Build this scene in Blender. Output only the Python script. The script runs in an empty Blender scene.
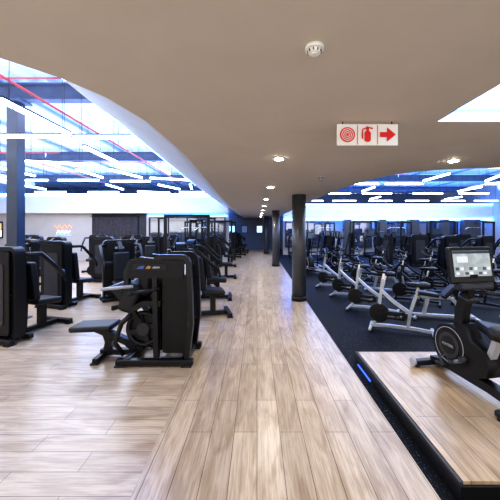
import bpy, bmesh, math, random
from mathutils import Vector, Matrix, Euler
random.seed(4)
D=bpy.data; C=bpy.context; COL=C.scene.collection
pi=math.pi
# ---------------------------------------------------------------- materials
def pmat(name,col,rough=.5,metal=0,noise=0.0,nscale=8,bump=0,em=None,es=0,coat=0,spec=.5):
    m=D.materials.new(name); m.use_nodes=True; nt=m.node_tree; b=nt.nodes['Principled BSDF']
    b.inputs['Roughness'].default_value=rough; b.inputs['Metallic'].default_value=metal
    b.inputs['Base Color'].default_value=(*col,1); b.inputs['Specular IOR Level'].default_value=spec
    if coat: b.inputs['Coat Weight'].default_value=coat
    tc=nt.nodes.new('ShaderNodeTexCoord'); n=nt.nodes.new('ShaderNodeTexNoise'); n.inputs['Scale'].default_value=nscale; n.inputs['Detail'].default_value=4
    nt.links.new(tc.outputs['Object'],n.inputs['Vector'])
    if noise>0:
        r=nt.nodes.new('ShaderNodeValToRGB'); nt.links.new(n.outputs['Fac'],r.inputs['Fac'])
        r.color_ramp.elements[0].position=.3; r.color_ramp.elements[1].position=.7
        r.color_ramp.elements[0].color=(*[max(0,c*(1-noise)) for c in col],1)
        r.color_ramp.elements[1].color=(*[min(1,c*(1+noise)) for c in col],1)
        nt.links.new(r.outputs['Color'],b.inputs['Base Color'])
    if bump:
        bp=nt.nodes.new('ShaderNodeBump'); bp.inputs['Strength'].default_value=bump; bp.inputs['Distance'].default_value=.01
        nt.links.new(n.outputs['Fac'],bp.inputs['Height']); nt.links.new(bp.outputs['Normal'],b.inputs['Normal'])
    if em: b.inputs['Emission Color'].default_value=(*em,1); b.inputs['Emission Strength'].default_value=es
    return m
def wood(name,rot,c1,c2,L=1.25,W=.19):
    m=D.materials.new(name); m.use_nodes=True; nt=m.node_tree; b=nt.nodes['Principled BSDF']; k=nt.links.new
    tc=nt.nodes.new('ShaderNodeTexCoord'); mp=nt.nodes.new('ShaderNodeMapping'); mp.inputs['Rotation'].default_value=(0,0,rot)
    k(tc.outputs['Object'],mp.inputs['Vector'])
    br=nt.nodes.new('ShaderNodeTexBrick'); k(mp.outputs['Vector'],br.inputs['Vector'])
    br.inputs['Scale'].default_value=1; br.inputs['Brick Width'].default_value=L; br.inputs['Row Height'].default_value=W
    br.inputs['Mortar Size'].default_value=.0026; br.inputs['Mortar Smooth'].default_value=.2; br.offset=.37; br.offset_frequency=2
    br.inputs['Color1'].default_value=(*c1,1); br.inputs['Color2'].default_value=(*c2,1); br.inputs['Mortar'].default_value=(.09,.06,.04,1)
    mp2=nt.nodes.new('ShaderNodeMapping'); mp2.inputs['Scale'].default_value=(1.8,44,1); k(mp.outputs['Vector'],mp2.inputs['Vector'])
    n=nt.nodes.new('ShaderNodeTexNoise'); n.inputs['Scale'].default_value=1.5; n.inputs['Detail'].default_value=10; n.inputs['Roughness'].default_value=.7; n.inputs['Distortion'].default_value=.4; k(mp2.outputs['Vector'],n.inputs['Vector'])
    r=nt.nodes.new('ShaderNodeValToRGB'); r.color_ramp.elements[0].position=.36; r.color_ramp.elements[0].color=(.48,.41,.34,1); r.color_ramp.elements[1].position=.56; r.color_ramp.elements[1].color=(1,1,1,1); k(n.outputs['Fac'],r.inputs['Fac'])
    mx=nt.nodes.new('ShaderNodeMix'); mx.data_type='RGBA'; mx.blend_type='MULTIPLY'; mx.inputs[0].default_value=.6
    k(br.outputs['Color'],mx.inputs[6]); k(r.outputs['Color'],mx.inputs[7])
    mp3=nt.nodes.new('ShaderNodeMapping'); mp3.inputs['Scale'].default_value=(1.0,5.0,1); k(mp.outputs['Vector'],mp3.inputs['Vector'])
    n2=nt.nodes.new('ShaderNodeTexNoise'); n2.inputs['Scale'].default_value=2.0; n2.inputs['Detail'].default_value=5; n2.inputs['Distortion'].default_value=1.2; k(mp3.outputs['Vector'],n2.inputs['Vector'])
    r2=nt.nodes.new('ShaderNodeValToRGB'); r2.color_ramp.elements[0].position=.34; r2.color_ramp.elements[0].color=(.58,.5,.42,1); r2.color_ramp.elements[1].position=.58; r2.color_ramp.elements[1].color=(1,1,1,1); k(n2.outputs['Fac'],r2.inputs['Fac'])
    mx2=nt.nodes.new('ShaderNodeMix'); mx2.data_type='RGBA'; mx2.blend_type='MULTIPLY'; mx2.inputs[0].default_value=.7
    k(mx.outputs[2],mx2.inputs[6]); k(r2.outputs['Color'],mx2.inputs[7]); k(mx2.outputs[2],b.inputs['Base Color'])
    b.inputs['Roughness'].default_value=.28
    return m
WL=wood('wood_planks_across',0,(.55,.435,.305),(.44,.34,.235))
WC=wood('wood_planks_along',pi/2,(.55,.435,.305),(.44,.34,.235))
WP=wood('wood_platform',pi/2,(.48,.35,.22),(.40,.285,.175))
# speckled rubber
RUB=D.materials.new('speckled_rubber'); RUB.use_nodes=True; nt=RUB.node_tree; bb=nt.nodes['Principled BSDF']
tc=nt.nodes.new('ShaderNodeTexCoord'); vo=nt.nodes.new('ShaderNodeTexNoise'); vo.inputs['Scale'].default_value=55; vo.inputs['Detail'].default_value=3
nt.links.new(tc.outputs['Object'],vo.inputs['Vector']); rr=nt.nodes.new('ShaderNodeValToRGB'); nt.links.new(vo.outputs['Fac'],rr.inputs['Fac'])
rr.color_ramp.elements[0].position=.6; rr.color_ramp.elements[0].color=(.004,.0045,.006,1); rr.color_ramp.elements[1].position=.68; rr.color_ramp.elements[1].color=(.07,.09,.15,1)
nt.links.new(rr.outputs['Color'],bb.inputs['Base Color']); bb.inputs['Roughness'].default_value=.75; bb.inputs['Specular IOR Level'].default_value=.15
BLK=pmat('black_powder_coat',(.006,.006,.007),.4,noise=.2,nscale=30,spec=.32)
PAD=pmat('black_vinyl_pad',(.008,.008,.009),.5,noise=.2,nscale=20,bump=.1,spec=.35)
SHR=pmat('dark_shroud',(.007,.007,.008),.45,noise=.15,nscale=6,spec=.25)
STK=pmat('weight_plate_iron',(.025,.025,.028),.4,metal=.4,noise=.2)
CHR=pmat('chrome',(.6,.61,.65),.2,metal=1,noise=.05)
SIL=pmat('silver_paint',(.42,.44,.48),.3,metal=.3,noise=.08)
GRY=pmat('grey_plastic',(.03,.03,.035),.45,noise=.1,spec=.3)
LGT=pmat('light_grey_trim',(.34,.34,.36),.4,noise=.1)
RUBB=pmat('black_rubber_foot',(.006,.006,.006),.7,noise=.2)
PLA=pmat('beige_plaster',(.57,.515,.45),.8,noise=.03,nscale=3)
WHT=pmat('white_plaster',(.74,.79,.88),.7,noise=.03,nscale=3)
UPS=pmat('upstand_blue_glow_tint',(.62,.72,.92),.6,noise=.03,nscale=3)  # white upstand with the blue light's glow put into its base colour
GWL=pmat('grey_beige_wall',(.46,.43,.4),.7,noise=.05,nscale=2)
MGW=pmat('mid_grey_wall',(.2,.2,.21),.7,noise=.05,nscale=2)
DKW=pmat('dark_wall',(.02,.02,.022),.6,noise=.2,nscale=3)
COLM=pmat('dark_grey_column_paint',(.06,.062,.07),.35,noise=.15,nscale=5)
BLUC=pmat('slate_blue_column_paint',(.02,.03,.055),.4,noise=.15,nscale=5)
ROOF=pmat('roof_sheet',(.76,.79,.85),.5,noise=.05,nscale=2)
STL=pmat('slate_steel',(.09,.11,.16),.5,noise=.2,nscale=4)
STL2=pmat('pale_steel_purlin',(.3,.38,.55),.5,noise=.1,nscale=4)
REDP=pmat('red_pipe_paint',(.38,.03,.03),.4,noise=.1)
REDS=pmat('red_sign',(.7,.012,.015),.5,noise=.02)
WSG=pmat('white_sign_face',(.85,.85,.83),.4,noise=.02)
LED=pmat('led_tube_white',(.8,.9,1),.4,em=(.55,.75,1),es=16)
LEDB=pmat('led_strip_blue',(.1,.25,1),.4,em=(.03,.2,1),es=34)
LEDC=pmat('led_strip_cool',(.5,.7,1),.4,em=(.08,.3,1),es=44)
DWN=pmat('downlight_lens',(1,.95,.85),.4,em=(1,.93,.8),es=60)
SKY=pmat('light_panel',(1,1,1),.4,em=(.75,.87,1),es=7)
MIR=pmat('dark_mirror_glass',(.3,.32,.37),.06,metal=.85,noise=.1,nscale=1)
CUR=pmat('curtain_cloth',(.035,.028,.032),.8,noise=.4,nscale=9)
ORG=pmat('neon_orange',(.9,.3,.1),.4,em=(1,.28,.1),es=1.6)
NBL=pmat('neon_blue',(.1,.4,1),.4,em=(.1,.35,1),es=2.5)
NWH=pmat('neon_white',(.9,.9,.9),.4,em=(1,.85,.8),es=2.5)
GLO=pmat('blue_reflection_glow',(.05,.1,.6),.4,em=(.04,.12,1),es=2.2)  # emission imitating a blue led reflection
PUR=pmat('decal_blue',(.05,.1,.4),.4,noise=.1)
GOLD=pmat('decal_orange',(.5,.25,.05),.4,noise=.1)
SCR=pmat('screen_picture',(.2,.22,.21),.3,noise=.6,nscale=12,em=(.45,.5,.5),es=.4)
SCD=pmat('screen_dark',(.02,.03,.04),.15,em=(.1,.2,.4),es=.1)
SCB=pmat('screen_bright',(.3,.5,.7),.2,noise=.7,nscale=5,em=(.5,.7,1),es=1.5)
TIL=pmat('screen_tiles',(.4,.4,.4),.3,em=(.8,.85,.9),es=.4)
# ---------------------------------------------------------------- mesh builder
class B:
    def __init__(s): s.bm=bmesh.new(); s.mats=[]
    def mi(s,m):
        if m not in s.mats: s.mats.append(m)
        return s.mats.index(m)
    def _fin(s,faces,m,smooth=False):
        i=s.mi(m)
        for f in faces: f.material_index=i; f.smooth=smooth
    def box(s,c,sz,m,rot=(0,0,0),bev=0.0,seg=2):
        r=bmesh.ops.create_cube(s.bm,size=1); vs=r['verts']
        M=Matrix.Translation(Vector(c))@Euler(rot).to_matrix().to_4x4()@Matrix.Diagonal((*sz,1))
        bmesh.ops.transform(s.bm,matrix=M,verts=vs)
        fs=set(f for v in vs for f in v.link_faces); s._fin(fs,m)
        if bev:
            es=list(set(e for v in vs for e in v.link_edges))
            r=bmesh.ops.bevel(s.bm,geom=es,offset=bev,segments=seg,profile=.5,affect='EDGES',clamp_overlap=True)
            s._fin(r['faces'],m,True)
        return s
    def sweep(s,pts,m,r=.03,n=10,w=None,h=None,up=(0,0,1),closed=False):
        pts=[Vector(p) for p in pts]; N=len(pts); rings=[]
        prevS=None
        for i,p in enumerate(pts):
            if closed: t=(pts[(i+1)%N]-pts[i-1])
            elif i==0: t=pts[1]-pts[0]
            elif i==N-1: t=pts[-1]-pts[-2]
            else: t=(pts[i+1]-p).normalized()+(p-pts[i-1]).normalized()
            t.normalize(); U=Vector(up)
            sd=t.cross(U)
            if sd.length<.15:
                sd=prevS-t*prevS.dot(t) if prevS is not None else t.cross(Vector((1,0,0)) if abs(t.x)<.9 else Vector((0,1,0)))
            sd.normalize()
            if prevS is not None and sd.dot(prevS)<0: sd=-sd
            prevS=sd; u2=sd.cross(t).normalized()
            if w is not None: offs=[(w/2,h/2),(-w/2,h/2),(-w/2,-h/2),(w/2,-h/2)]
            else: offs=[(r*math.cos(2*pi*k/n),r*math.sin(2*pi*k/n)) for k in range(n)]
            rings.append([s.bm.verts.new(p+sd*a+u2*b) for a,b in offs])
        fs=[]; K=len(rings[0])
        for i in range(N if closed else N-1):
            a=rings[i]; b=rings[(i+1)%N]
            for k in range(K): fs.append(s.bm.faces.new((a[k],a[(k+1)%K],b[(k+1)%K],b[k])))
        s._fin(fs,m,w is None)
        if not closed:
            caps=[s.bm.faces.new(rings[0][::-1]),s.bm.faces.new(rings[-1])]; s._fin(caps,m)
        return s
    def cyl(s,a,b,r,m,n=20,r2=None):
        a=Vector(a); b=Vector(b); d=b-a
        q=bmesh.ops.create_cone(s.bm,cap_ends=True,segments=n,radius1=r,radius2=r if r2 is None else r2,depth=d.length)
        M=Matrix.Translation((a+b)/2)@d.to_track_quat('Z','Y').to_matrix().to_4x4()
        bmesh.ops.transform(s.bm,matrix=M,verts=q['verts'])
        fs=set(f for v in q['verts'] for f in v.link_faces); s._fin(fs,m)
        for f in fs:
            if len(f.verts)==4: f.smooth=True
        return s
    def ball(s,c,r,m,sc=(1,1,1),rot=(0,0,0)):
        q=bmesh.ops.create_uvsphere(s.bm,u_segments=16,v_segments=10,radius=r)
        M=Matrix.Translation(Vector(c))@Euler(rot).to_matrix().to_4x4()@Matrix.Diagonal((*sc,1))
        bmesh.ops.transform(s.bm,matrix=M,verts=q['verts'])
        s._fin(set(f for v in q['verts'] for f in v.link_faces),m,True); return s
    def ring(s,c,R,r,axis,m,n=28):
        ax={'x':((0,1,0),(0,0,1)),'y':((1,0,0),(0,0,1)),'z':((1,0,0),(0,1,0))}[axis]
        u,v=Vector(ax[0]),Vector(ax[1]); up={'x':(1,0,0),'y':(0,1,0),'z':(0,0,1)}[axis]
        s.sweep([Vector(c)+u*R*math.cos(2*pi*k/n)+v*R*math.sin(2*pi*k/n) for k in range(n)],m,r=r,n=8,up=up,closed=True); return s
    def prism(s,outline,a,b,m,plane='xz',smooth=False):
        def P(u,v,t):
            return {'xz':(u,t,v),'xy':(u,v,t),'yz':(t,u,v)}[plane]
        A=[s.bm.verts.new(P(u,v,a)) for u,v in outline]; Bv=[s.bm.verts.new(P(u,v,b)) for u,v in outline]
        n=len(A); fs=[s.bm.faces.new(A),s.bm.faces.new(Bv[::-1])]
        sd=[s.bm.faces.new((A[i],Bv[i],Bv[(i+1)%n],A[(i+1)%n])) for i in range(n)]
        s._fin(fs,m); s._fin(sd,m,smooth); return s
    def done(s,name,parent=None,loc=(0,0,0),rot=(0,0,0),label=None):
        bmesh.ops.recalc_face_normals(s.bm,faces=s.bm.faces)
        me=D.meshes.new(name); s.bm.to_mesh(me); s.bm.free()
        for m in s.mats: me.materials.append(m)
        o=D.objects.new(name,me); COL.objects.link(o); o.location=loc; o.rotation_euler=rot
        if parent: o.parent=parent
        if label: o['label']=label
        return o
def root(name,label,cat,loc=(0,0,0),rz=0,group=None):
    e=D.objects.new(name,None); e.empty_display_size=.2; COL.objects.link(e); e.location=loc; e.rotation_euler=(0,0,rz)
    e['label']=label; e['category']=cat
    if group: e['group']=group
    return e
def tag(o,label,cat,group=None):
    o['label']=label; o['category']=cat
    if group: o['group']=group
    return o
def struct(o,label=None,cat=None):
    o['kind']='structure'
    o['label']=label or 'room structure'; o['category']=cat or 'wall'
    return o
def kids(o): return [c for c in D.objects if c.parent==o]
def clone(src,loc,rz=0,label=None):
    n=src.copy(); COL.objects.link(n); n.location=loc; n.rotation_euler=(0,0,rz)
    if label: n['label']=label
    def rec(a,b):
        for c in kids(a):
            if c==n: continue
            k=c.copy(); COL.objects.link(k); k.parent=b; rec(c,k)
    rec(src,n); return n
def rrect(cx,cz,w,h,r,k=5):
    p=[]
    for sx,sz,a0 in((1,1,0),(-1,1,90),(-1,-1,180),(1,-1,270)):
        for i in range(k+1):
            a=math.radians(a0+90*i/k); p.append((cx+sx*(w/2-r)+r*math.cos(a),cz+sz*(h/2-r)+r*math.sin(a)))
    return p
def arc(cx,cz,r,a0,a1,k=8):
    return [(cx+r*math.cos(math.radians(a0+(a1-a0)*i/k)),cz+r*math.sin(math.radians(a0+(a1-a0)*i/k))) for i in range(k+1)]
def text(s,size,mat,parent,loc,rot,name='lettering'):
    cu=D.curves.new(name,'FONT'); cu.body=s; cu.size=size; cu.extrude=.002; cu.align_x='CENTER'; cu.align_y='CENTER'
    t=D.objects.new('tmp_text',cu); COL.objects.link(t); C.view_layer.update()
    me=D.meshes.new_from_object(t.evaluated_get(C.evaluated_depsgraph_get())); D.objects.remove(t)
    me.materials.clear(); me.materials.append(mat)
    o=D.objects.new(name,me); COL.objects.link(o); o.parent=parent; o.location=loc; o.rotation_euler=rot; return o
# ---------------------------------------------------------------- room
CZ=2.48; YB=24; RZ=4.45
b=B()
for x0,x1,m in((-14,-.8,WL),(-.8,1.15,WC),(1.15,14.5,RUB)):
    b.box(((x0+x1)/2,(YB-2)/2,-.05),(x1-x0,YB+2,.1),m)
struct(b.done('floor'),'pale oak-look planks beside black speckled rubber gym floor','floor')
b=B()
Lc=[(-2.0,1.26),(-1.6,1.275),(-1.35,1.31),(-1.18,1.376),(-1.02,1.56),(-.9,1.8),(-.81,2.2),(-.78,2.8),(-.77,3.4),(-.82,4.8),(-.86,6),(-.98,10),(-1.1,YB)]
b.prism([(-14,-2),(1.32,-2),(1.32,YB)]+Lc[::-1]+[(-14,1.2)],CZ,CZ+.1,PLA,'xy')
Rc=[(14.5,3.9),(3.2,3.9),(2.75,3.95),(2.4,4.05),(2.1,4.25),(1.9,4.6),(1.78,5.1),(1.7,5.8),(1.6,7.5),(1.55,11),(1.5,YB)]
b.prism([(1.32,2.2),(14.5,2.2)]+Rc+[(1.32,YB)],CZ,CZ+.1,PLA,'xy')
b.prism([(1.32,-2),(14.5,-2),(14.5,.5),(1.32,.5)],CZ,CZ+.1,PLA,'xy')
b.prism([(2.9,.5),(14.5,.5),(14.5,2.2),(2.9,2.2)],CZ,CZ+.1,PLA,'xy')
struct(b.done('ceiling'),'smooth beige plaster ceiling with curved openings','ceiling')
# corrugated roof
b=B(); prof=[]; x=-14
while x<14.4:
    prof+= [(x,RZ),(x+.18,RZ),(x+.22,RZ+.05),(x+.32,RZ+.05)]; x+=.36
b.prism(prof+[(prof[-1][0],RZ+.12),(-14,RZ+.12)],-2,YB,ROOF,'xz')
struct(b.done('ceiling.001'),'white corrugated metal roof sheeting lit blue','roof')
# flared upstand beside left opening
b=B(); fs=[]; prev=None; top=[]
nrm=[(-.25,.97),(-.35,.93),(-.5,.87),(-.62,.78),(-.75,.66),(-.88,.47),(-.95,.3),(-1,.1),(-1,.03),(-1,0),(-1,0),(-1,0),(-1,0)]
for i,(x,y) in enumerate(Lc):
    dx,dy=nrm[i]
    sec=[b.bm.verts.new((x+dx*o,y+dy*o,CZ+.1+z)) for o,z in((-.02,0),(0,-.02),(.22,.06),(.52,.19),(.85,.36),(1.05,.56),(1.05,.6),(.8,.4),(.32,.16))]
    top.append((x+dx*1.05,y+dy*1.05,CZ+.1+.63))
    if prev:
        for k in range(9): fs.append(b.bm.faces.new((prev[k],prev[(k+1)%9],sec[(k+1)%9],sec[k])))
    prev=sec
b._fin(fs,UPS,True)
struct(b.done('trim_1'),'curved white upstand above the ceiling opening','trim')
b=B(); b.sweep([(x-.03,y,z-.05) for x,y,z in top],LEDC,r=.03,n=6); struct(b.done('trim_6'),'blue-white led strip along the curved upstand edge','light strip')
b=B(); b.sweep([(x,y,CZ+.13) for x,y in Rc[5:]],LEDB,r=.02,n=6); struct(b.done('trim_7'),'blue led cove strip along the ceiling opening','light strip')
# skylight recess
b=B()
x0,x1,y0,y1=1.32,2.9,.5,2.2; z0,z1=CZ+.1,3.25
b.box(((x0+x1)/2,y1+.03,(z0+z1)/2),(x1-x0+.12,.06,z1-z0),WHT); b.box(((x0+x1)/2,y0-.03,(z0+z1)/2),(x1-x0+.12,.06,z1-z0),WHT)
b.box((x0-.03,(y0+y1)/2,(z0+z1)/2),(.06,y1-y0,z1-z0),WHT); b.box((x1+.03,(y0+y1)/2,(z0+z1)/2),(.06,y1-y0,z1-z0),WHT)
b.box(((x0+x1)/2,(y0+y1)/2,z1+.02),(x1-x0+.12,y1-y0+.12,.04),SKY)
b.box(((x0+x1)/2,y1-.02,z0-.0),(x1-x0,.03,.03),LEDB)
struct(b.done('window_1'),'square recessed ceiling light well glowing cool white','ceiling light')
# walls
b=B(); b.box((-14.05,(YB-2)/2,RZ/2),(.1,YB+2,RZ),GWL); struct(b.done('wall_left'),'grey side wall')
b=B(); b.box((14.55,(YB-2)/2,RZ/2),(.1,YB+2,RZ),GWL); struct(b.done('wall_right'),'grey side wall')
b=B(); b.box((.25,YB+.05,RZ/2),(28.5,.1,RZ),MGW); struct(b.done('wall_back'),'grey end wall of the gym hall')
YL=16
b=B(); b.box((-11.4,YL+.05,1.35),(5.2,.1,2.7),GWL)
b.box((-7.35,YL+.05,1.35),(2.9,.1,2.7),DKW); b.box((-3.7,YL+.05,1.35),(4.4,.1,2.7),GWL)
struct(b.done('wall_left_rear'),'rear partition wall, part grey-beige and part dark')
b=B(); b.box((-7.75,YL-.1,2.95),(12.5,.5,.95),WHT,bev=.02); struct(b.done('trim_2'),'white bulkhead along the rear wall top','trim')
b=B(); b.box((-7.75,YL-.37,3.44),(12.5,.04,.08),LEDC); b.box((-3.7,YL-.03,2.35),(4.2,.05,.08),LEDB); struct(b.done('trim_3'),'blue led strip along the bulkhead','light strip')
YR=19
b=B(); b.box((8.1,YR+.05,1.35),(12.9,.1,2.7),GWL); struct(b.done('wall_right_rear'),'grey rear partition wall')
b=B(); b.box((8.1,YR-.2,2.68),(12.9,.6,.9),WHT,bev=.02); struct(b.done('trim_4'),'white bulkhead along the rear wall top','trim')
b=B(); b.box((8.1,YR-.53,3.15),(12.9,.04,.08),LEDB); b.box((8.1,YR-.53,2.22),(12.9,.04,.12),LEDB); struct(b.done('trim_5'),'blue led strips along the bulkhead','light strip')
def window(n,cx,y,w,z0,z1,cols,mat=MIR,fr=DKW):
    b=B(); b.box((cx,y,(z0+z1)/2),(w,.03,z1-z0),mat)
    for i in range(cols+1): b.box((cx-w/2+w*i/cols,y-.03,(z0+z1)/2),(.06,.06,z1-z0),fr)
    for z in(z0,z1): b.box((cx,y-.03,z),(w+.06,.06,.06),fr)
    o=b.done('window_%d'%n); struct(o,'dark framed interior glazing reflecting the hall','window')
n=2
for cx,w,c in((3.2,2.8,2),(6.4,1.6,1),(8.5,1.4,1),(11.2,2.6,2)):
    window(n,cx,YR-.06,w,.5,2.05,c); n+=1
window(n,-3.7,YL-.06,4.0,.3,2.25,4); n+=1
for i,(x,w) in enumerate(((5.5,.45),(7.6,.45),(9.5,.6),(11.4,.4),(13.0,1.0))):
    b=B(); b.box((x,YR-.72,1.11),(w,.4,2.22),COLM,bev=.01); b.box((x,YR-.72,.06),(w+.06,.46,.12),BLK)
    tag(b.done('square_column'),'dark grey painted square column by the glazed wall','column','square columns')
# curtain
b=B(); pr=[(-8.7+i*.044,YL-.12+.035*math.sin(i*1.3)) for i in range(55)]
b.prism(pr+[(p[0],p[1]+.02) for p in pr[::-1]],.03,2.3,CUR,'xy',True)
b.cyl((-8.8,YL-.12,2.33),(-6.2,YL-.12,2.33),.02,BLK); b.box((-7.5,YL-.06,2.33),(2.5,.1,.03),BLK)
tag(b.done('curtain'),'dark pleated curtain hanging on the rear wall','curtain')
# neon wall art
def neon(cx,cz,label,s=1):
    r=root('neon_wall_art',label,'wall art',(cx,YL-.03,cz)); r.scale=(s,1,s)
    P=[(-.55,.2),(-.4,-.02),(-.25,.2),(-.1,-.02),(.1,.22),(.25,.0),(.4,.2),(.55,.0)]
    b=B(); b.sweep([(x,-.015,z+.06) for x,z in P],ORG,r=.02,n=6,up=(0,1,0)); b.done('orange_tube',r)
    b=B(); b.sweep([(x*.8,-.015,-z*.8-.12) for x,z in P],NWH,r=.018,n=6,up=(0,1,0)); b.done('white_tube',r)
    b=B(); b.sweep([(-.5,-.015,-.42),(-.2,-.015,-.38),(.2,-.015,-.44),(.5,-.015,-.4)],NBL,r=.02,n=6,up=(0,1,0)); b.done('blue_tube',r)
neon(-10.3,1.65,'glowing orange, white and blue neon squiggles on the rear wall',.8)
r=root('wall_screen','small lit orange and white wall panel in dark frame','wall panel',(-13.75,YL-.05,1.6))
b=B(); b.box((0,0,0),(.44,.06,.9),BLK); b.done('frame',r); b=B(); b.box((0,-.035,.2),(.36,.01,.3),ORG); b.box((0,-.035,-.18),(.36,.01,.36),NWH); b.done('lit_face',r)
for i,(x,m) in enumerate(((-2.0,SCB),(-1.0,WSG),(.2,SCB),(1.4,WSG))):
    r=root('wall_poster','pale framed poster on the end wall','poster',(x,YB-.02,1.6),0,'posters on the end wall')
    b=B(); b.box((0,-.0,0),(.5,.03,.6),BLK); b.done('frame',r); b=B(); b.box((0,-.02,0),(.42,.01,.52),m); b.done('picture',r)
# steel
for i,y in enumerate((5.6,10.6,15.2,20)):
    for sgn,xa,xb in((-1,-14,-1.5),(1,1.9,14.5)):
        b=B(); L=xb-xa; cx=(xa+xb)/2
        b.box((cx,y,4.08),(L,.18,.03),STL); b.box((cx,y,4.36),(L,.18,.03),STL); b.box((cx,y,4.22),(L,.03,.26),STL)
        tag(b.done('steel_roof_beam'),'slate painted steel I-beam under the roof','beam','roof beams')
for x in (-12,-10.2,-8.4,-6.6,-4.8,-3.0,-1.4,2.6,4.4,6.2,8,9.8,11.6):
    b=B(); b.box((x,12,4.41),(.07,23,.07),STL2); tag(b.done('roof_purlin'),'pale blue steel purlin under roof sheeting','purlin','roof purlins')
# sprinkler pipes
for k,(x,ys) in enumerate(((-3.7,(4.4,7.2,10.1)),(-7.4,(6,8.8)),(4.6,(6.5,9.4,12.3)))):
    r=root('sprinkler_pipe','red painted fire sprinkler pipe with side branches','pipe',(x,0,3.9)); r['group']='sprinkler pipes'
    b=B(); b.cyl((0,2.2,0),(0,18,0),.02,REDP,12); b.done('main_pipe',r)
    for y in ys:
        b=B(); b.cyl((-1.6,y,.0),(1.6,y,.0),.012,REDP,10); b.cyl((1.2,y,0),(1.2,y,-.12),.014,CHR,8); b.cyl((-1.2,y,0),(-1.2,y,-.12),.014,CHR,8); b.done('branch_pipe',r)
    for y in (3,8,13,17): b=B(); b.cyl((0,y,0),(0,y,.52),.008,GRY,6); b.done('hanger_rod',r)
# ducts
r=root('air_duct','pale spiral air duct hung beneath the roof','duct',(-10.9,0,3.8)); r['group']='air ducts'
b=B(); b.cyl((0,6.4,0),(0,14.5,0),.18,ROOF,24)
for y in range(13): b.ring((0,6.5+y*.65,0),.18,.012,'y',LGT)
b.done('duct_body',r)
for y in (7.5,12): b=B(); b.cyl((0,y,.17),(0,y,.62),.01,GRY,6); b.done('hanger_rod',r)
clone(r,(12.6,1,3.8))
# columns
def rcol(x,y,rad=.165,mat=COLM):
    r=root('round_column','dark grey round column supporting the ceiling','column',(x,y,0)); r['group']='round columns'
    b=B(); b.cyl((0,0,0),(0,0,CZ),rad,mat,32); b.done('shaft',r)
    b=B(); b.cyl((0,0,0),(0,0,.1),rad+.012,BLK,32); b.done('base_collar',r)
rcol(.99,7.08); rcol(.84,13.4); rcol(.6,19.8)
b=B(); b.box((-4.5,5.6,2.0),(.2,.2,4.1),BLUC,bev=.01); b.box((-4.5,5.6,4.05),(.4,.3,.04),STL); b.box((-4.5,5.6,.01),(.4,.3,.02),STL); tag(b.done('steel_column'),'slate blue square steel column rising to the roof','column')
# linear lights
def tube(length,group='suspended tube lights'):
    r=root('linear_light','suspended slim tube light glowing cool white','light',(0,0,0),0,group)
    b=B(); b.box((0,0,.035),(length,.06,.025),GRY); b.done('housing',r)
    b=B(); b.box((0,0,0),(length-.02,.06,.05),LED,bev=.012); b.done('diffuser',r)
    for s in(-1,1):
        b=B(); b.cyl((s*length*.4,0,.05),(s*length*.4,0,RZ-3.2),.004,GRY,6); b.done('suspension_wire',r)
    return r
T=tube(1.3); T.location=(-2.38,4.95,3.2)
for x,y,a in ((-3.7,4.9,0),(-3.0,4.15,90),(-3.2,6.2,90),(-5.6,4.9,0),(-7.2,9.4,0),(-5.6,9.4,0),(-2.6,9.2,20),(-4.6,8.3,90),(-3.6,8.3,75),(-2.4,7.6,90),(-4.05,9.6,0),
   (-9.6,9.4,0),(-6.4,8,90),(-2.6,12.5,0),(-4.3,12.5,20),(-6.4,12.5,0),(-8.6,12.5,0),(-5.2,11,90),(-3.2,11,70),(-8.2,11,90),(-2.9,14.2,0),(-4.6,14,0),(-6.5,14,0),(-9.3,14,0),(-2.4,10.9,100),
   (3.5,10.2,0),(5.0,10.2,0),(5.3,8.9,90),(8.4,10.2,0),(10.0,10.2,20),(7.1,9.0,70),(3.4,13,0),(5.2,13,0),(7.4,13,0),(9.4,13,0),(11.4,13,0),(4.3,11.6,90),(8.2,11.6,90),
   (3,16.5,0),(4.8,16.5,0),(6.8,16.5,0),(8.8,16.5,0),(10.8,16.5,0),(12.6,16.5,0),(5.9,15,90),(9.8,15,90),(7.6,7.4,0),(6.0,7.4,0),(3.9,7.3,0),(11.8,10.2,0),(3.1,8.6,90),(-2.9,18,90),(-4.6,6.9,15)):
    clone(T,(x,y,3.2),math.radians(a))
# downlights
def downl():
    r=root('downlight','round recessed white downlight glowing warm','downlight',(0,0,CZ),0,'ceiling downlights')
    b=B(); b.ring((0,0,-.004),.052,.009,'z',WSG); b.done('trim_ring',r)
    b=B(); b.cyl((0,0,-.001),(0,0,-.02),.048,DWN,24); b.done('lens',r); return r
dl=downl(); P=[(.245,3.34),(.25,5.7),(.25,8.1),(.25,10.5),(.25,13),(.25,15.5),(.25,18),(2.25,3.44),(-.9,-.2),(.9,.3),(.25,20.5)]
for i,(x,y) in enumerate(P):
    if i==0: dl.location=(x,y,CZ)
    else: clone(dl,(x,y,CZ))
    L=D.lights.new('downlight_beam','SPOT'); L.energy=85 if y>2 else 40; L.color=(1,.93,.84); L.spot_size=2.5; L.spot_blend=.8; L.shadow_soft_size=.06
    o=D.objects.new('downlight_beam',L); COL.objects.link(o); o.location=(x,y,CZ-.03)
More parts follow.
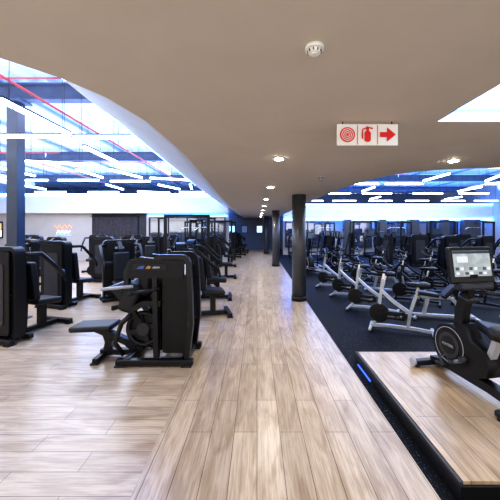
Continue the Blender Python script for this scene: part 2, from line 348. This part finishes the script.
# smoke detector
r=root('smoke_detector','white round smoke detector on the ceiling','smoke detector',(.247,1.29,CZ))
b=B(); b.cyl((0,0,0),(0,0,-.016),.04,WSG,32); b.done('base_plate',r)
b=B(); b.cyl((0,0,-.016),(0,0,-.03),.031,WSG,32,r2=.026)
for k in range(10): b.box((.028*math.cos(k*pi/5),.028*math.sin(k*pi/5),-.023),(.005,.005,.010),GRY,(0,0,k*pi/5))
b.cyl((0,0,-.03),(0,0,-.036),.014,WSG,24); b.done('sensor_head',r)
r=root('ceiling_sprinkler','small chrome fire sprinkler fixed in the ceiling','sprinkler',(.98,4.6,CZ))
b=B(); b.cyl((0,0,.005),(0,0,-.01),.04,CHR,20); b.done('mounting_plate',r); b=B(); b.cyl((0,0,-.01),(0,0,-.05),.012,CHR,10); b.cyl((0,0,-.05),(0,0,-.055),.025,CHR,16); b.done('nozzle',r)
# fire sign
r=root('fire_safety_sign','white hanging sign with red hose reel, extinguisher and arrow','sign',(.81,2.2,2.384))
b=B(); b.box((0,.004,0),(.447,.006,.155),WSG)
for s in(-1,1): b.cyl((s*.18,.004,.077),(s*.18,.004,.096),.004,GRY,6)
for s in(-1,1): b.box((s*.0735,-.001,0),(.004,.004,.14),REDS)
b.done('board',r)
b=B(); Y=-.0045
b.cyl((-.147,Y+.001,0),(-.147,Y+.003,0),.055,REDS,32); b.ring((-.147,Y,0),.042,.003,'y',WSG); b.ring((-.147,Y,0),.028,.003,'y',WSG); b.ring((-.147,Y,0),.014,.0028,'y',WSG); b.done('hose_reel_pictogram',r)
b=B(); b.prism(rrect(.0,-.014,.046,.08,.018),Y-.001,Y+.001,REDS); b.box((0,Y,.036),(.02,.003,.026),REDS); b.box((.014,Y,.05),(.05,.003,.010),REDS,(0,.25,0)); b.sweep([(-.008,Y,.048),(-.034,Y,.04),(-.038,Y,.01),(-.037,Y,-.03)],REDS,r=.005,n=6,up=(0,1,0)); b.done('extinguisher_pictogram',r)
b=B(); b.prism([(.09,.018),(.142,.018),(.142,.052),(.206,0),(.142,-.052),(.142,-.018),(.09,-.018)],Y-.001,Y+.001,REDS)
b.done('arrow_pictogram',r)
# ---------------------------------------------------------------- platform
r=root('exercise_platform','low wooden-topped platform with black edging','platform',(0,0,0))
b=B(); b.box((3.0,2.83,.055),(3.5,1.98,.11),BLK); b.done('base_box',r)
b=B(); b.box((3.01,2.83,.12),(3.46,1.94,.02),WP); b.done('wood_top',r)
b=B(); b.sweep([(1.26,1.85,.115),(1.26,3.81,.115),(4.74,3.81,.115)],GRY,w=.02,h=.032); b.done('edge_trim',r)
b=B(); b.box((1.247,3.5,.014),(.012,.4,.014),GLO); b.done('reflected_glow_strip',r,label='added glowing strip for the blue reflection on the platform side')  # glowing strip added in place of the blue reflection by the platform
# ---------------------------------------------------------------- MACHINE: curl (hero)
def stack(b,cx,cy,z0,n=15,w=.3,d=.16,m=STK):
    for i in range(n): b.box((cx,cy,z0+.03+i*.036),(w,d,.031),m)
    for s in(-1,1): b.cyl((cx+s*.09,cy,z0),(cx+s*.09,cy,1.22),.011,CHR,8)
def hero():
    r=root('weight_machine','black selectorized curl machine with padded seat and weight stack','gym machine',(-1.56,3.98,0))
    b=B()
    b.box((.3,-.28,.05),(.95,.09,.07),BLK,bev=.012); b.box((.3,.28,.05),(.95,.09,.07),BLK,bev=.012)
    b.box((.66,0,.05),(.09,.6,.07),BLK,bev=.012); b.box((-.04,0,.06),(.09,.6,.07),BLK,bev=.012)
    b.sweep([(-.1,0,.07),(-.35,0,.07),(-.5,0,.07)],BLK,w=.09,h=.07); b.box((-.46,0,.04),(.07,.5,.06),BLK,bev=.01)
    for x in(-.12,.7):
        for y in(-.28,.28): b.box((x,y,.01),(.12,.12,.02),RUBB,bev=.004)
    for y in(-.25,.25): b.box((-.46,y,.01),(.09,.05,.02),RUBB)
    b.done('base_frame',r)
    for y in(-.24,.24):
        b=B(); P=[(.31,.08),(.3,.7),(.29,1.1)]+arc(.38,1.25,.09,180,90,4)+arc(.62,1.25,.09,90,0,4)+[(.73,.9),(.74,.5),(.69,.08)]
        b.sweep([(x,y,z) for x,z in P],BLK,w=.06,h=.08,up=(0,1,0)); b.done('upright_hoop',r)
    for y in(-.22,.22):
        b=B(); b.sweep([(.36,y,1.28),(.1,y,1.31),(-.02,y,1.27),(-.07,y,1.15),(-.06,y,.92)],BLK,w=.06,h=.08,up=(0,1,0)); b.done('top_arm',r)
    b=B(); b.prism(rrect(.52,.66,.36,1.08,.04,4),.2,.215,SHR); b.prism([(-.05,1.08),(.64,1.08),(.67,1.3),(0,1.31)],-.285,-.265,SHR)
    b.prism(rrect(.53,.62,.32,.98,.04,4),-.215,-.2,SHR); b.done('shroud',r)
    b=B(); stack(b,.52,.0,.1,20,.3,.24); b.done('weight_stack',r)
    b=B()
    b.box((.24,-.29,1.215),(.42,.008,.08),BLK,bev=.003)
    b.prism([(.08,1.2),(.12,1.23),(.18,1.235),(.16,1.2)],-.3,-.294,PUR); b.prism([(.19,1.2),(.22,1.235),(.26,1.225),(.24,1.2)],-.3,-.294,GOLD); b.prism([(.27,1.205),(.29,1.225),(.37,1.225),(.36,1.205)],-.3,-.294,LGT)
    b.done('name_placard',r,label='dark placard with small blue and orange logo')
    b=B(); b.ring((.12,-.16,.42),.2,.03,'y',BLK,36); b.cyl((.12,-.2,.42),(.12,.12,.42),.08,GRY,24); b.cyl((.12,-.14,.42),(.12,-.12,.42),.19,SHR,28)
    for k in range(4): a=k*2*pi/4+.3; b.sweep([(.12,-.16,.42),(.12+.2*math.cos(a),-.16,.42+.2*math.sin(a))],BLK,w=.06,h=.03,up=(0,1,0))
    b.done('cam_wheel',r)
    b=B(); b.prism([(-.02,.1),(.3,.1),(.32,1.2),(.0,1.2),(-.03,.9),(.08,.6)],.17,.185,SHR); b.done('rear_guard',r)
    for s in(-1,1):
        b=B(); b.sweep([(.12,s*.15,.44),(-.02,s*.19,.66),(-.2,s*.2,.9),(-.26,s*.2,.95)],BLK,w=.07,h=.07,up=(0,1,0)); b.done('lever_arm',r)
    b=B(); b.cyl((-.28,-.32,.95),(-.28,.28,.95),.018,LGT,12); b.cyl((-.28,-.33,.95),(-.28,-.2,.95),.024,RUBB,12); b.cyl((-.28,.15,.95),(-.28,.3,.95),.024,RUBB,12); b.cyl((-.34,-.32,.95),(.05,-.33,.99),.02,LGT,10); b.done('handle_bar',r)
    b=B(); b.box((-.04,-.0,.82),(.22,.5,.38),PAD,(0,.3,0),bev=.06,seg=4); b.done('arm_pad',r)
    b=B(); b.box((.12,-.0,1.0),(.16,.36,.34),PAD,(0,.05,0),bev=.05,seg=4); b.done('chest_pad',r)
    b=B(); b.box((-.57,-.02,.41),(.54,.34,.075),PAD,(0,-.04,0),bev=.035,seg=4); b.done('seat',r)
    b=B(); b.sweep([(-.05,0,.1),(-.16,0,.2),(-.38,0,.3),(-.56,0,.37)],BLK,w=.09,h=.08); b.sweep([(-.42,0,.09),(-.4,0,.2),(-.44,0,.33)],BLK,w=.08,h=.08,up=(0,1,0)); b.done('seat_post',r)
    b=B(); b.sweep([(-.12,-.2,.1),(-.22,-.22,.26),(-.14,-.22,.5),(-.02,-.22,.62)],BLK,r=.03,n=8); b.done('adjust_lever',r)
    b=B(); b.cyl((.2,.05,.5),(.2,.05,1.25),.006,GRY,6); b.cyl((.2,.02,1.2),(.2,.08,1.2),.055,GRY,20); b.cyl((.5,.02,1.2),(.5,.08,1.2),.055,GRY,20); b.box((.35,.05,1.27),(.6,.08,.05),BLK); b.done('pulley_assembly',r)
    b=B(); b.box((.3,.02,.66),(.07,.4,.08),BLK); b.sweep([(.26,.0,.1),(.24,0,.6),(.2,0,.9),(.3,0,1.25)],BLK,w=.1,h=.12,up=(0,1,0)); b.sweep([(-.05,-.2,.66),(.15,-.22,.76),(.36,-.22,.76)],BLK,w=.07,h=.09,up=(0,1,0)); b.sweep([(-.02,0,.1),(.12,0,.42)],BLK,w=.08,h=.08,up=(0,1,0)); b.done('inner_frame',r)
    b=B(); b.sweep([(.36,-.26,.95),(.2,-.33,.93),(.02,-.34,.9)],BLK,r=.022,n=8); b.ball((.02,-.34,.9),.034,RUBB); b.done('assist_handle',r)
    return r
H=hero()
# ---------------------------------------------------------------- press machine (front = -y)
def press():
    r=root('weight_machine','black chest press machine with padded seat and shrouded weight tower','gym machine',(0,0,0),0,'weight machines')
    b=B()
    b.box((0,.3,.05),(.75,.09,.07),BLK,bev=.01); b.box((0,-.2,.05),(.09,1.1,.07),BLK,bev=.01); b.box((0,-.75,.05),(.6,.08,.07),BLK,bev=.01); b.box((0,.02,.05),(.75,.08,.07),BLK,bev=.01)
    for x in(-.32,.32):
        b.box((x,.3,.01),(.1,.12,.02),RUBB)
    for x in(-.26,.26): b.box((x,-.75,.01),(.08,.1,.02),RUBB)
    b.done('base_frame',r)
    b=B(); P=[(-.3,.07),(-.31,.6)]+arc(-.24,1.32,.07,180,90,4)+arc(.24,1.32,.07,90,0,4)+[(.31,.6),(.3,.07)]
    b.sweep([(x,.16,z) for x,z in P],BLK,w=.06,h=.16,up=(0,1,0)); b.done('upright_hoop',r)
    b=B(); b.prism(rrect(0,.74,.56,1.22,.05,5),.03,.045,SHR); b.prism(rrect(0,.74,.56,1.22,.05,5),.27,.285,SHR); b.prism(rrect(0,.72,.36,.9,.04,4),.285,.295,GRY)
    b.prism(rrect(0,1.24,.2,.05,.01),.022,.03,LGT); b.done('shroud',r)
    b=B(); stack(b,0,.16,.09,16,.36,.18); b.done('weight_stack',r)
    b=B(); b.box((0,-.22,.83),(.34,.11,.64),PAD,(-.12,0,0),bev=.04,seg=3); b.done('backrest',r)
    b=B(); b.box((0,-.45,.47),(.42,.44,.1),PAD,(.08,0,0),bev=.04,seg=3); b.done('seat',r)
    b=B(); b.sweep([(0,-.12,.08),(0,-.14,.5),(0,-.12,1.2),(0,.1,1.36)],BLK,w=.09,h=.09,up=(1,0,0)); b.sweep([(0,-.45,.08),(0,-.45,.43)],BLK,w=.1,h=.1); b.done('seat_post',r)
    for s in(-1,1):
        b=B(); b.sweep([(s*.27,.1,1.3),(s*.42,-.1,1.3),(s*.42,-.3,1.12),(s*.4,-.5,.92)],BLK,r=.034,n=10); b.done('press_arm',r)
        b=B(); b.cyl((s*.4,-.5,.96),(s*.24,-.54,.96),.022,RUBB,10); b.cyl((s*.4,-.5,1.0),(s*.4,-.54,.8),.022,RUBB,10); b.done('handle',r)
    b=B(); b.cyl((.42,-.05,.33),(.42,.05,.33),.16,BLK,28); b.cyl((.42,-.07,.33),(.42,-.05,.33),.06,GRY,20); b.cyl((.31,0,.33),(.5,0,.33),.02,CHR,10); b.box((.34,.02,.2),(.05,.06,.3),BLK); b.done('counterweight',r)
    return r
PR=press(); PR.location=(-3.8,4.7,0); PR.rotation_euler=(0,0,math.radians(165))
# ---------------------------------------------------------------- lat pulldown (front=-y)
def pulldown():
    r=root('pulldown_machine','tall black pulldown machine with long bar and padded seat','gym machine',(0,0,0),0,'pulldown machines')
    b=B(); b.box((0,.3,.05),(.7,.09,.07),BLK,bev=.01); b.box((0,-.3,.05),(.09,1.3,.07),BLK,bev=.01); b.box((0,-.9,.05),(.55,.08,.07),BLK,bev=.01); b.done('base_frame',r)
    for s in(-1,1): b=B(); b.box((s*.26,.3,1.0),(.07,.09,1.95),BLK,bev=.01); b.done('upright',r)
    b=B(); b.sweep([(0,.3,1.98),(0,-.1,2.05),(0,-.6,2.02)],BLK,w=.08,h=.09,up=(1,0,0)); b.box((0,.3,1.98),(.6,.09,.08),BLK,bev=.01); b.cyl((-.03,-.58,1.96),(.03,-.58,1.96),.05,GRY,16); b.done('top_boom',r)
    b=B(); b.prism(rrect(0,.7,.5,1.15,.1,8),.36,.375,SHR); b.prism(rrect(0,.7,.5,1.15,.1,8),.22,.235,SHR); b.done('shroud',r)
    b=B(); b.cyl((0,-.6,1.95),(0,-.6,1.74),.005,GRY,6); b.sweep([(-.55,-.6,1.62),(-.4,-.6,1.72),(.4,-.6,1.72),(.55,-.6,1.62)],CHR,r=.015,n=8); b.done('pull_bar',r)
    b=B(); b.box((0,-.5,.47),(.34,.38,.07),PAD,bev=.03,seg=3); b.box((0,-.5,.25),(.07,.07,.4),BLK); b.done('seat',r)
    b=B(); b.cyl((-.28,-.28,.66),(.28,-.28,.66),.06,PAD,16); b.sweep([(0,-.15,.08),(0,-.2,.66),(0,-.28,.66)],BLK,w=.06,h=.06,up=(1,0,0)); b.done('thigh_roller',r)
    return r
PD=pulldown(); PD.location=(-2.2,11.6,0); PD.rotation_euler=(0,0,math.radians(40))
# ---------------------------------------------------------------- cable station tall
def rack():
    r=root('cable_machine','tall black dual cable machine with weight stacks','gym machine',(0,0,0),0,'cable machines')
    for s in(-1,1):
        b=B(); b.box((s*.6,0,1.05),(.09,.09,2.05),BLK,bev=.008); b.box((s*.6,0,.03),(.12,.8,.05),BLK); b.box((s*.78,0,1.0),(.05,.05,1.95),BLK); b.box((s*.69,0,1.98),(.25,.08,.06),BLK); b.done('upright',r)
        b=B(); b.prism(rrect(s*.69,.75,.22,1.4,.04),.06,.075,SHR)
        for i in range(14): b.box((s*.69,0,.1+i*.04),(.14,.1,.034),STK)
        b.done('weight_stack',r)
        b=B(); b.cyl((s*.55,-.02,1.5),(s*.55,.02,1.5),.05,GRY,16); b.cyl((s*.53,0,1.45),(s*.5,0,1.1),.005,GRY,6); b.ring((s*.5,0,1.04),.06,.009,'y',CHR,16); b.done('pulley_handle',r)
    b=B(); b.box((0,0,2.04),(1.3,.09,.09),BLK,bev=.01); b.sweep([(-.35,0,2.0),(-.3,-.2,1.98),(0,-.22,2.0),(.3,-.2,1.98),(.35,0,2.0)],GRY,r=.016,n=8); b.done('crossbeam',r)
    return r
RK=rack(); RK.location=(-2.0,8.6,0); RK.rotation_euler=(0,0,math.radians(12))
W='black selectorized weight machine with padded seat'
for x,y,a,l in ((-4.3,6.65,165,W+' beside another machine'),(-3.2,7.0,35,W),(-1.3,5.75,105,'black press machine with padded seat near the walkway'),(-1.4,7.2,95,W+' near the walkway'),(-1.5,10.2,95,W+' near the walkway'),(-6.3,9.2,-20,W),(-4.9,9.7,180,W),(-3.5,9.9,15,W),
   (-5.9,7.5,-30,W),(-7.9,10.4,0,W),(-6.5,12.2,10,W),(-5.1,12.3,10,W),(-3.7,12.6,-10,W),(-1.7,13.2,95,W),(-9.4,12.3,0,W),(-5.6,5.3,150,W),(-1.7,17.2,95,W),(-1.5,18.8,95,W),(-1.4,20.4,95,W),(-1.4,22,95,W),
   (8.2,11,200,W+' on the rubber floor'),(10.2,11.8,180,W+' on the rubber floor'),(9.2,13.6,180,W+' on the rubber floor'),(7.2,13.4,170,W+' on the rubber floor'),(11.6,13.6,180,W+' on the rubber floor'),(6.9,10.9,190,W+' on the rubber floor'),(9.2,9.2,160,W+' on the rubber floor'),(5.6,13.2,160,W+' on the rubber floor')):
    clone(PR,(x,y,0),math.radians(a),l)
for x,y,a in((-3.1,14.2,20),(7.5,15.4,180),(11.5,15.2,180),(4.2,17.6,180)): clone(PD,(x,y,0),math.radians(a))
clone(RK,(-1.9,15.3,0),.1); clone(RK,(5.6,15.6,0),.1); clone(RK,(9.5,15.4,0),0)
# ---------------------------------------------------------------- exercise bike w large console (front=+x)
def big_bike():
    r=root('exercise_bike','black upright exercise bike with large screen on the platform','exercise bike',(2.12,2.95,.132),math.radians(100))
    b=B()
    b.box((.5,0,.045),(.09,.54,.06),BLK,bev=.02,seg=3); b.box((-.48,0,.045),(.09,.5,.06),BLK,bev=.02,seg=3)
    b.sweep([(.5,0,.07),(.25,0,.11),(-.2,0,.1),(-.48,0,.07)],BLK,w=.1,h=.08)
    for x in(.5,-.48):
        for y in(-.22,.22): b.cyl((x,y,0),(x,y,.03),.03,RUBB,12)
    for y in(-.27,.27): b.cyl((.5,y-.012*(1 if y>0 else -1),.055),(.5,y+.012*(1 if y>0 else -1),.055),.045,LGT,20)
    b.done('base_frame',r)
    out=arc(.2,.34,.22,-60,110,16)+[(.1,.6),(.03,.62),(-.03,.48),(-.18,.42),(-.25,.33),(-.22,.2),(-.05,.12)]
    b=B(); b.prism(out,-.085,.085,SHR,smooth=True); b.done('drive_shroud',r)
    b=B()
    for s in(-1,1):
        b.cyl((.2,s*.084,.35),(.2,s*.092,.35),.13,GRY,32); b.ring((.2,s*.086,.35),.18,.004,'y',LGT,36); b.cyl((.2,s*.09,.35),(.2,s*.098,.35),.09,BLK,28)
    b.done('flywheel_cover',r)
    for s in(-1,1):
        b=B(); b.box((.0+s*.07,s*.13,.28-s*.05),(.17,.02,.04),CHR,(0,s*.5 if s>0 else .5,0)); b.cyl((0,s*.07,.28),(0,s*.14,.28),.03,GRY,14); b.done('crank',r)
        b=B(); b.box((s*.15,s*.2,.28-s*.09),(.11,.1,.025),BLK,bev=.006); b.sweep([(s*.15-.05,s*.16,.28-s*.09),(s*.15,s*.16,.36-s*.09),(s*.15,s*.24,.36-s*.09),(s*.15-.05,s*.24,.28-s*.09)],GRY,w=.03,h=.006); b.done('pedal',r)
    b=B(); b.sweep([(-.17,0,.3),(-.24,0,.5),(-.27,0,.63)],LGT,w=.05,h=.07,up=(0,1,0)); b.done('seat_post',r)
    b=B(); b.prism([(-.42,-.15),(-.43,0),(-.42,.15),(-.33,.16),(-.24,.1),(-.12,.045),(-.05,0),(-.12,-.045),(-.24,-.1),(-.33,-.16)],.60,.68,PAD,'xy',True); b.ball((-.35,0,.67),.16,PAD,(.8,1,.3)); b.done('saddle',r)
    b=B(); b.sweep([(.14,0,.54),(.11,0,.75),(.05,0,.98),(.03,0,1.12)],BLK,w=.1,h=.085,up=(0,1,0)); b.done('console_mast',r)
    for s in(-1,1):
        b=B(); b.sweep([(.05,0,.93),(0,s*.13,.93),(-.08,s*.22,.92),(-.2,s*.24,.9),(-.26,s*.2,.93)],BLK,r=.02,n=10); b.done('handlebar',r)
    con=B(); con.box((.03,0,1.2),(.05,.5,.36),BLK,(0,.15,0),bev=.018,seg=3); con.box((-.01,0,1.0),(.12,.36,.07),GRY,(0,.15,0),bev=.02); cc=con.done('console',r)
    tl=Matrix.Translation((.03,0,1.2))@Euler((0,.15,0)).to_matrix().to_4x4()
    b=B(); b.box((-.028,0,.015),(.004,.42,.25),SCR)
    b.box((-.031,0,.125),(.003,.42,.025),SCD)
    for k in range(8): b.box((-.032,-.18+k*.051,-.035),(.003,.036,.03),(TIL,SCD,LGT)[k%3])
    for k in range(8): b.box((-.032,-.18+k*.051,-.08),(.003,.036,.026),(LGT,TIL,SCD)[k%3])
    b.box((-.032,.11,.055),(.003,.12,.06),TIL)
    bmesh.ops.transform(b.bm,matrix=tl,verts=b.bm.verts); b.done('screen',cc,label='lit touchscreen showing a picture and menu tiles')
    text('MATRIX',.04,LGT,r,(.2,.1,.35),(pi/2,0,pi),'brand_lettering')
    return r
big_bike()
# ---------------------------------------------------------------- spin bike (front=+x)
def spin(name='silver',FR=SIL,grp='silver exercise bikes'):
    r=root('exercise_bike',name+' upright exercise bike with black seat on the rubber floor','exercise bike',(0,0,0),0,grp)
    b=B(); b.box((.46,0,.045),(.05,.46,.04),FR,bev=.015); b.box((-.46,0,.045),(.05,.46,.04),FR,bev=.015)
    b.sweep([(.46,0,.06),(.2,0,.08),(-.2,0,.08),(-.46,0,.06)],FR,w=.05,h=.045)
    for x in(.46,-.46):
        for y in(-.2,.2): b.cyl((x,y,0),(x,y,.03),.026,RUBB,10)
    b.done('base_frame',r)
    b=B(); b.sweep([(-.1,0,.08),(-.14,0,.35),(-.22,0,.62)],FR,w=.045,h=.06,up=(0,1,0)); b.sweep([(-.14,0,.32),(.1,0,.48),(.3,0,.66),(.27,0,.85)],FR,w=.05,h=.065,up=(0,1,0)); b.sweep([(.33,0,.28),(.3,0,.66)],FR,w=.04,h=.045,up=(0,1,0)); b.sweep([(.33,0,.28),(.42,0,.07)],FR,w=.04,h=.045,up=(0,1,0)); b.done('main_frame',r)
    b=B(); b.cyl((.33,-.03,.28),(.33,.03,.28),.15,BLK,28); b.ring((.33,0,.28),.15,.012,'y',GRY,28); b.prism(rrect(.12,.27,.42,.13,.06,6),.035,.07,BLK); b.done('flywheel',r)
    for s in(-1,1):
        b=B(); b.cyl((.0,s*.04,.27),(.0,s*.12,.27),.02,CHR,12); b.box((s*.07,s*.12,.27),(.17,.02,.03),CHR); b.box((s*.15,s*.17,.27),(.1,.1,.025),BLK,bev=.005); b.done('pedal_crank',r)
    b=B(); b.sweep([(-.21,0,.58),(-.25,0,.76)],CHR,w=.035,h=.045,up=(0,1,0)); b.done('seat_post',r)
    b=B(); b.prism([(-.4,-.11),(-.42,0),(-.4,.11),(-.31,.12),(-.22,.06),(-.1,.03),(-.08,0),(-.1,-.03),(-.22,-.06),(-.31,-.12)],.76,.82,PAD,'xy',True); b.ball((-.33,0,.81),.11,PAD,(.8,1,.3)); b.done('saddle' ,r)
    b=B(); b.sweep([(.27,0,.85),(.25,0,.98)],CHR,w=.035,h=.045,up=(0,1,0))
    for s in(-1,1): b.sweep([(.25,0,.98),(.22,s*.2,.98),(.36,s*.22,1.0),(.46,s*.18,1.08)],BLK,r=.017,n=8)
    b.done('handlebar',r)
    cc=B().box((.3,0,1.06),(.03,.16,.11),BLK,(0,.4,0),bev=.012).done('console',r)
    b=B(); b.box((.282,0,1.065),(.006,.12,.06),SCD,(0,.4,0)); b.done('display',cc)
    return r
# ---------------------------------------------------------------- adjustable bench (front=+x)
def bench():
    r=root('weight_bench','adjustable weight bench with pale frame and black pads','weight bench',(0,0,0),0,'weight benches')
    b=B(); b.box((.55,0,.045),(.06,.5,.05),SIL,bev=.015); b.box((-.5,0,.045),(.06,.6,.05),SIL,bev=.015); b.box((.02,0,.06),(1.05,.07,.05),SIL,bev=.01)
    for x in(.55,-.5):
        for y in(-.2,.2): b.cyl((x,y,0),(x,y,.03),.026,RUBB,10)
    b.sweep([(.35,0,.08),(.28,0,.4)],SIL,w=.06,h=.06,up=(0,1,0)); b.sweep([(-.35,0,.08),(-.12,0,.4)],SIL,w=.06,h=.06,up=(0,1,0)); b.sweep([(-.1,0,.4),(.4,0,.4)],SIL,w=.05,h=.05); b.sweep([(-.4,0,.1),(-.3,0,.66)],SIL,w=.04,h=.05,up=(0,1,0)); b.done('frame',r)
    b=B(); b.box((.28,0,.46),(.34,.26,.07),PAD,(0,-.12,0),bev=.03,seg=3); b.done('seat',r)
    b=B(); b.box((-.2,0,.68),(.74,.27,.07),PAD,(0,.85,0),bev=.03,seg=3); b.done('backrest',r)
    b=B(); b.cyl((.5,-.2,.3),(.5,.2,.3),.05,PAD,14); b.sweep([(.4,0,.4),(.5,0,.38),(.5,0,.3)],SIL,r=.02,n=8); b.done('leg_roller',r)
    return r
LB=spin(); LB.location=(2.35,4.9,0); LB.rotation_euler=(0,0,math.radians(155))
for x,y,a in ((2.35,6.1,150),(2.3,7.3,145),(2.2,8.5,150)):
    clone(LB,(x,y,0),math.radians(a))
DB=spin('dark',BLK,'dark exercise bikes'); DB.location=(3.6,6.8,0); DB.rotation_euler=(0,0,math.radians(150))
for x,y,a in ((3.4,9.2,150),(3.1,10.2,150),(4.8,6.5,140),(4.7,7.6,150),(4.6,8.7,155),(4.4,9.8,150),(6.0,7.2,150),(5.9,8.3,145),(5.8,9.4,150),(7.4,7.6,150),(6.3,6.0,150)): clone(DB,(x,y,0),math.radians(a))
BN=bench(); BN.location=(5.0,5.2,0); BN.rotation_euler=(0,0,math.radians(160))
for x,y,a in ((6.6,4.8,150),(7.0,9.3,160),(3.5,5.6,165),(3.5,8.0,150)): clone(BN,(x,y,0),math.radians(a))
# ---------------------------------------------------------------- elliptical (front=+x)
def elli():
    r=root('elliptical_trainer','dark elliptical trainer with swing arms and console','elliptical trainer',(0,0,0),0,'elliptical trainers')
    b=B(); b.box((.75,0,.05),(.09,.6,.07),BLK,bev=.02); b.box((-.75,0,.05),(.09,.55,.07),BLK,bev=.02); b.box((0,0,.07),(1.5,.1,.07),GRY,bev=.02); b.done('base_frame',r)
    b=B(); b.prism(arc(.55,.38,.3,-80,180,16)+[(.2,.12)],-.1,.1,SHR,smooth=True); b.ring((.55,-.1,.38),.22,.012,'y',LGT); b.ring((.55,.1,.38),.22,.012,'y',LGT); b.done('drive_shroud',r)
    for s in(-1,1):
        b=B(); b.sweep([(.5,s*.17,.3),(.1,s*.19,.24),(-.7,s*.19,.2+s*.06)],LGT,w=.05,h=.05); b.box((-.15,s*.22,.28),(.36,.14,.05),BLK,bev=.015); b.done('foot_pedal',r)
        b=B(); b.sweep([(.25,s*.24,.25),(.3,s*.25,.8),(.18,s*.27,1.2),(.1,s*.26,1.5)],BLK,r=.02,n=8); b.cyl((.13,s*.262,1.35),(.09,s*.258,1.55),.026,RUBB,10); b.done('swing_arm',r)
    b=B(); b.sweep([(.55,0,.5),(.48,0,.9),(.4,0,1.3)],BLK,w=.1,h=.08,up=(0,1,0)); b.box((.38,0,.8),(.06,.5,.05),BLK); b.done('console_mast',r)
    cc=B().box((.38,0,1.42),(.05,.42,.3),BLK,(0,.2,0),bev=.02).done('console',r)
    b=B(); b.box((.35,0,1.425),(.008,.34,.2),SCD,(0,.2,0)); b.done('screen',cc)
    return r
EL=elli(); EL.location=(2.1,10.8,0); EL.rotation_euler=(0,0,math.radians(110))
for x,y,a in((2.2,12.5,110),(2.2,14.1,110),(2.3,15.6,110),(3.5,11.8,115),(3.7,13.4,115),(3.8,15.4,115),(5.1,11.4,130)):
    clone(EL,(x,y,0),math.radians(a))
# ---------------------------------------------------------------- treadmill (front=+x)
def tread():
    r=root('treadmill','black treadmill with tall console uprights','treadmill',(0,0,0),0,'treadmills')
    b=B(); b.box((0,0,.11),(1.9,.8,.14),BLK,bev=.03); b.box((.75,0,.2),(.4,.75,.14),SHR,bev=.05,seg=3)
    for x in(-.8,.8):
        for y in(-.3,.3): b.cyl((x,y,0),(x,y,.05),.04,RUBB,12)
    b.done('deck',r)
    b=B(); b.box((-.15,0,.185),(1.5,.52,.012),GRY); b.done('running_belt',r)
    for s in(-1,1):
        b=B(); b.sweep([(.75,s*.38,.15),(.6,s*.38,.8),(.5,s*.38,1.2)],GRY,w=.06,h=.1,up=(0,1,0)); b.sweep([(.5,s*.38,1.05),(.2,s*.38,1.0),(.0,s*.38,.98)],BLK,r=.022,n=8); b.done('upright_handrail',r)
    cc=B().box((.52,0,1.28),(.09,.82,.2),BLK,(0,.3,0),bev=.03).box((.58,0,1.5),(.05,.5,.32),BLK,(0,.1,0),bev=.02).done('console',r)
    b=B(); b.box((.553,0,1.5),(.008,.42,.24),SCD,(0,.1,0)); b.done('screen',cc)
    return r
TR=tread(); TR.location=(8.9,6.0,0); TR.rotation_euler=(0,0,math.radians(150))
for x,y,a in((2.3,17.4,90),(6.8,17.2,90),(8.6,17.3,90),(10.6,17.2,90),(11.2,8.2,150),(11.4,10,150)): clone(TR,(x,y,0),math.radians(a))
# ---------------------------------------------------------------- lights
def area(x,y,z,sx,sy,e,c,rx=0):
    L=D.lights.new('area','AREA'); L.shape='RECTANGLE'; L.size=sx; L.size_y=sy; L.energy=e; L.color=c
    o=D.objects.new('area',L); COL.objects.link(o); o.location=(x,y,z); o.rotation_euler=(rx,0,0)
area(-7.5,8,4.0,9,12,950,(1,.97,.94)); area(7.5,12,4.0,10,12,750,(.95,.97,1))
area(-7,9,3.4,10,12,1000,(.32,.5,1),pi); area(7.5,12,3.4,11,14,1000,(.14,.36,1),pi)
w=D.worlds.new('w'); C.scene.world=w; w.use_nodes=True; w.node_tree.nodes['Background'].inputs[0].default_value=(1,.96,.91,1); w.node_tree.nodes['Background'].inputs[1].default_value=2.0
cam=D.cameras.new('cam'); co=D.objects.new('camera',cam); COL.objects.link(co); C.scene.camera=co
co.location=(0,0,1.7); co.rotation_euler=(pi/2,0,0); cam.sensor_width=36; cam.lens=21.6; cam.shift_x=-.014; cam.shift_y=-.044; cam.clip_start=.05
C.scene.view_settings.view_transform='Standard'
try: C.scene.view_settings.look='Medium High Contrast'
except Exception: pass
